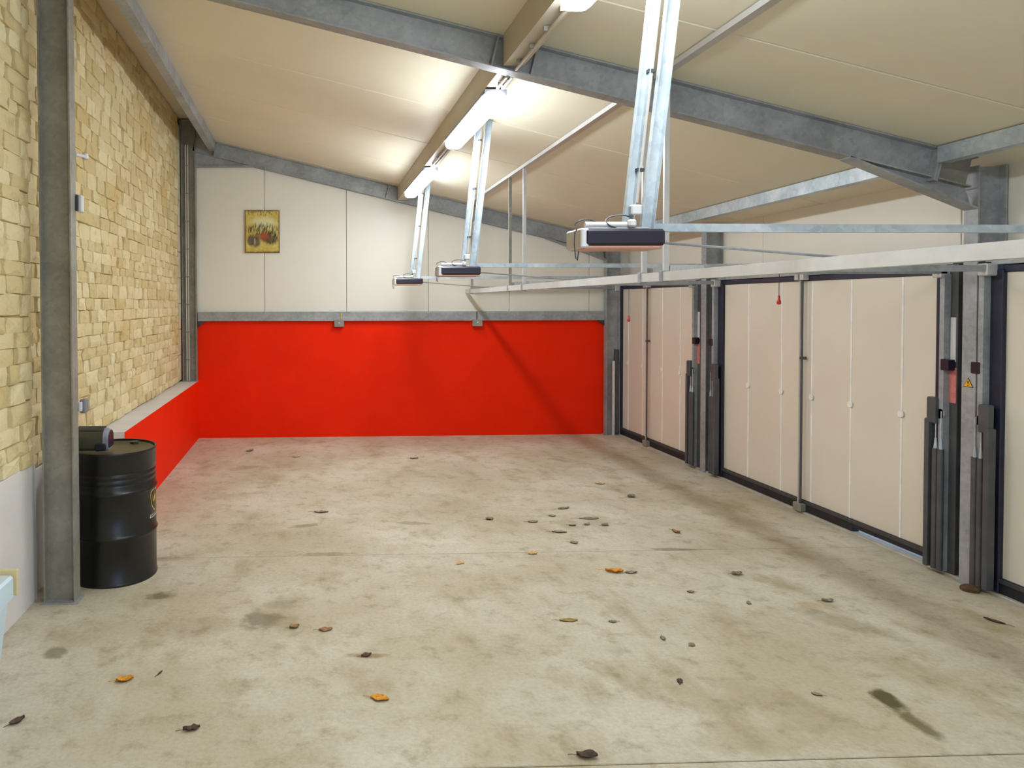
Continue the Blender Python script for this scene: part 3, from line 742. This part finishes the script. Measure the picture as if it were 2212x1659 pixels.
# ------------------------------------------------------------------ leaves and scraps on the floor
def leafmat(name, c): M[name] = plain(name, srgb(*c), .8, 0, .3, 60)
leafmat('leaf_orange', (214, 146, 40)); leafmat('leaf_brown', (150, 112, 70)); leafmat('leaf_dark', (84, 64, 52))
leafmat('leaf_tan', (206, 170, 112)); leafmat('leaf_grey', (142, 130, 106)); leafmat('leaf_olive', (156, 132, 66))
rl = random.Random(11)
def leaf(x, y, ln, wd, mat, label, group=None, rot=None, curl=.4, nm='dry_leaf'):
    rot = rl.uniform(0, 6.28) if rot is None else rot
    n = 7; vs = []; ca, sa = math.cos(rot), math.sin(rot); lift = rl.uniform(.3, .6)*curl*wd
    for i in range(n):
        u = i/(n-1); w = wd*.5*math.sin(math.pi*min(max(u, .06), .97))**.8*rl.uniform(.75, 1.15)
        a = (u-.5)*ln; z0 = .003+lift*abs(u-.5)**2*1.2
        for s, zz in ((-1, lift*rl.uniform(.4, 1.1)), (0, 0), (1, lift*rl.uniform(.4, 1.1))):
            p = (a, s*w)
            vs.append((x+p[0]*ca-p[1]*sa, y+p[0]*sa+p[1]*ca, z0+zz))
    fs = [(i*3+j, i*3+j+1, i*3+3+j+1, i*3+3+j) for i in range(n-1) for j in range(2)]
    t = thing(nm, (x, y, 0), label, 'leaf', group)
    b = MB().add(vs, fs); lo = [(v[0], v[1], v[2]-.002) for v in vs]; b.add(lo, [f[::-1] for f in fs])
    b.build('blade', mat, t)
    e = V(vs[1]); d = V((-ca, -sa, 0))
    MB().tube([e, e+d*ln*.2+V((0, 0, .003)), e+d*ln*.42+V((0, 0, .001))], .0014, 5).build('stalk', mat, t)
    return t
leaf(-.93, 3.57, .085, .06, 'leaf_orange', 'bright yellow orange leaf on the floor at the lower left', rot=.3, curl=.5)
leaf(.32, 3.35, .09, .06, 'leaf_orange', 'yellow orange leaf near the bottom, left of centre', rot=-.3, curl=.3)
leaf(2.10, 4.88, .12, .07, 'leaf_orange', 'large orange leaf on the floor at centre right', rot=-.2, curl=.5)
leaf(2.21, 4.86, .09, .05, 'leaf_grey', 'grey brown scrap touching the large orange leaf', rot=.1)
leaf(-1.32, 3.23, .07, .05, 'leaf_dark', 'dark crumpled leaf in the bottom left corner', rot=.9, curl=.7)
leaf(-.53, 3.14, .075, .045, 'leaf_dark', 'dark brown leaf at the bottom, left of centre', rot=.3, curl=.7)
leaf(1.13, 2.88, .085, .055, 'leaf_dark', 'dark curled leaf at the bottom edge on the floor joint', rot=-.1, curl=.7)
leaf(1.81, 3.44, .045, .03, 'leaf_dark', 'small dark scrap on the lower right floor', rot=1.1, curl=.6)
leaf(.29, 3.77, .06, .035, 'leaf_dark', 'dark scrap on a thin rusty smear', rot=.4, curl=.5)
leaf(1.51, 4.14, .11, .05, 'leaf_olive', 'flat olive leaf near the middle of the near floor', rot=0, curl=.15)
leaf(-.10, 4.12, .06, .05, 'leaf_brown', 'left one of two small brown leaves side by side', rot=.4)
leaf(.08, 4.08, .08, .05, 'leaf_brown', 'right one of two small brown leaves side by side', rot=.1)
leaf(-.77, 3.63, .05, .012, 'leaf_dark', 'thin dark twig beside the bright yellow leaf', rot=1.2, nm='twig')
leaf(3.98, 4.02, .10, .03, 'leaf_dark', 'dark twig near the right edge by the door kerb', rot=2.0, nm='twig')
leaf(2.96, 5.70, .08, .05, 'leaf_brown', 'reddish brown leaf with upright stalk on the right floor', rot=-1.2, curl=.6)
leaf(3.07, 6.76, .09, .06, 'leaf_grey', 'dark curled leaf nearest the shadow line in the far bay', rot=.4, curl=.6)
leaf(2.98, 7.28, .10, .07, 'leaf_tan', 'pale tan leaf in the far bay near the doors', rot=0, curl=.2)
leaf(1.24, 8.57, .10, .06, 'leaf_grey', 'dark leaf near the red end wall, right of its middle', rot=.1, curl=.6)
leaf(-.77, 9.11, .10, .06, 'leaf_grey', 'dark leaf near the red end wall at the left', rot=.7, curl=.6)
leaf(.09, 6.40, .13, .05, 'leaf_grey', 'long grey scrap in the left part of the far bay', rot=0, curl=.5)
leaf(1.65, 5.27, .08, .06, 'leaf_tan', 'pale tan leaf on the floor joint near the centre', rot=.3, curl=.2)
leaf(1.07, 5.10, .08, .06, 'leaf_tan', 'pale tan leaf just in front of the floor joint', rot=.8, curl=.1)
leaf(-.18, 8.75, .09, .07, 'leaf_tan', 'faint tan leaf far back on the left floor', rot=.2, curl=.1)
leaf(3.22, 4.34, .08, .05, 'leaf_grey', 'grey scrap on the right floor next to a rusty smear', rot=.1)
leaf(2.92, 4.80, .08, .06, 'leaf_grey', 'grey scrap right of the large orange leaf', rot=.2)
leaf(2.40, 6.10, .17, .05, 'leaf_grey', 'longest scrap of the cluster on the mid floor', rot=-.05, curl=.3)
for x, y, l, w, lb in ((2.29, 6.41, .12, .05, 'dark scrap at the far end of the cluster on the mid floor'), (2.11, 6.19, .06, .05, 'tiny scrap at the far left of the mid floor cluster'),
                       (1.89, 6.03, .09, .06, 'leftmost dark scrap of the mid floor cluster'), (2.32, 5.94, .07, .05, 'small dark scrap just in front of the longest scrap'),
                       (2.02, 5.75, .12, .05, 'dark scrap at the near side of the mid floor cluster'), (2.19, 5.92, .06, .05, 'small faint scrap left of the longest scrap'),
                       (2.46, 5.91, .07, .05, 'rightmost faint scrap of the mid floor cluster'), (1.54, 6.12, .07, .06, 'lone grey scrap left of the mid floor cluster'),
                       (2.04, 5.48, .06, .05, 'faint scrap just behind the floor joint near the centre')):
    leaf(x, y, l, w, 'leaf_grey', lb, 'leaf scraps on the mid floor', rot=rl.uniform(-.4, .6), curl=.4)
for x, y, lb in ((1.76, 4.11, 'tiny grey crumb right of the flat olive leaf'), (1.95, 3.89, 'tiny pale crumb below and right of the flat olive leaf'),
                 (2.44, 4.51, 'tiny dark crumb standing alone right of the large orange leaf'), (2.07, 3.81, 'tiny dark crumb above the small dark scrap at lower right'),
                 (2.71, 4.33, 'tiny tan crumb left of the rusty smear'), (2.40, 3.30, 'tiny crumb left of the long oil stain')):
    leaf(x, y, .045, .032, 'leaf_grey', lb, 'crumbs on the near right floor', curl=.4)
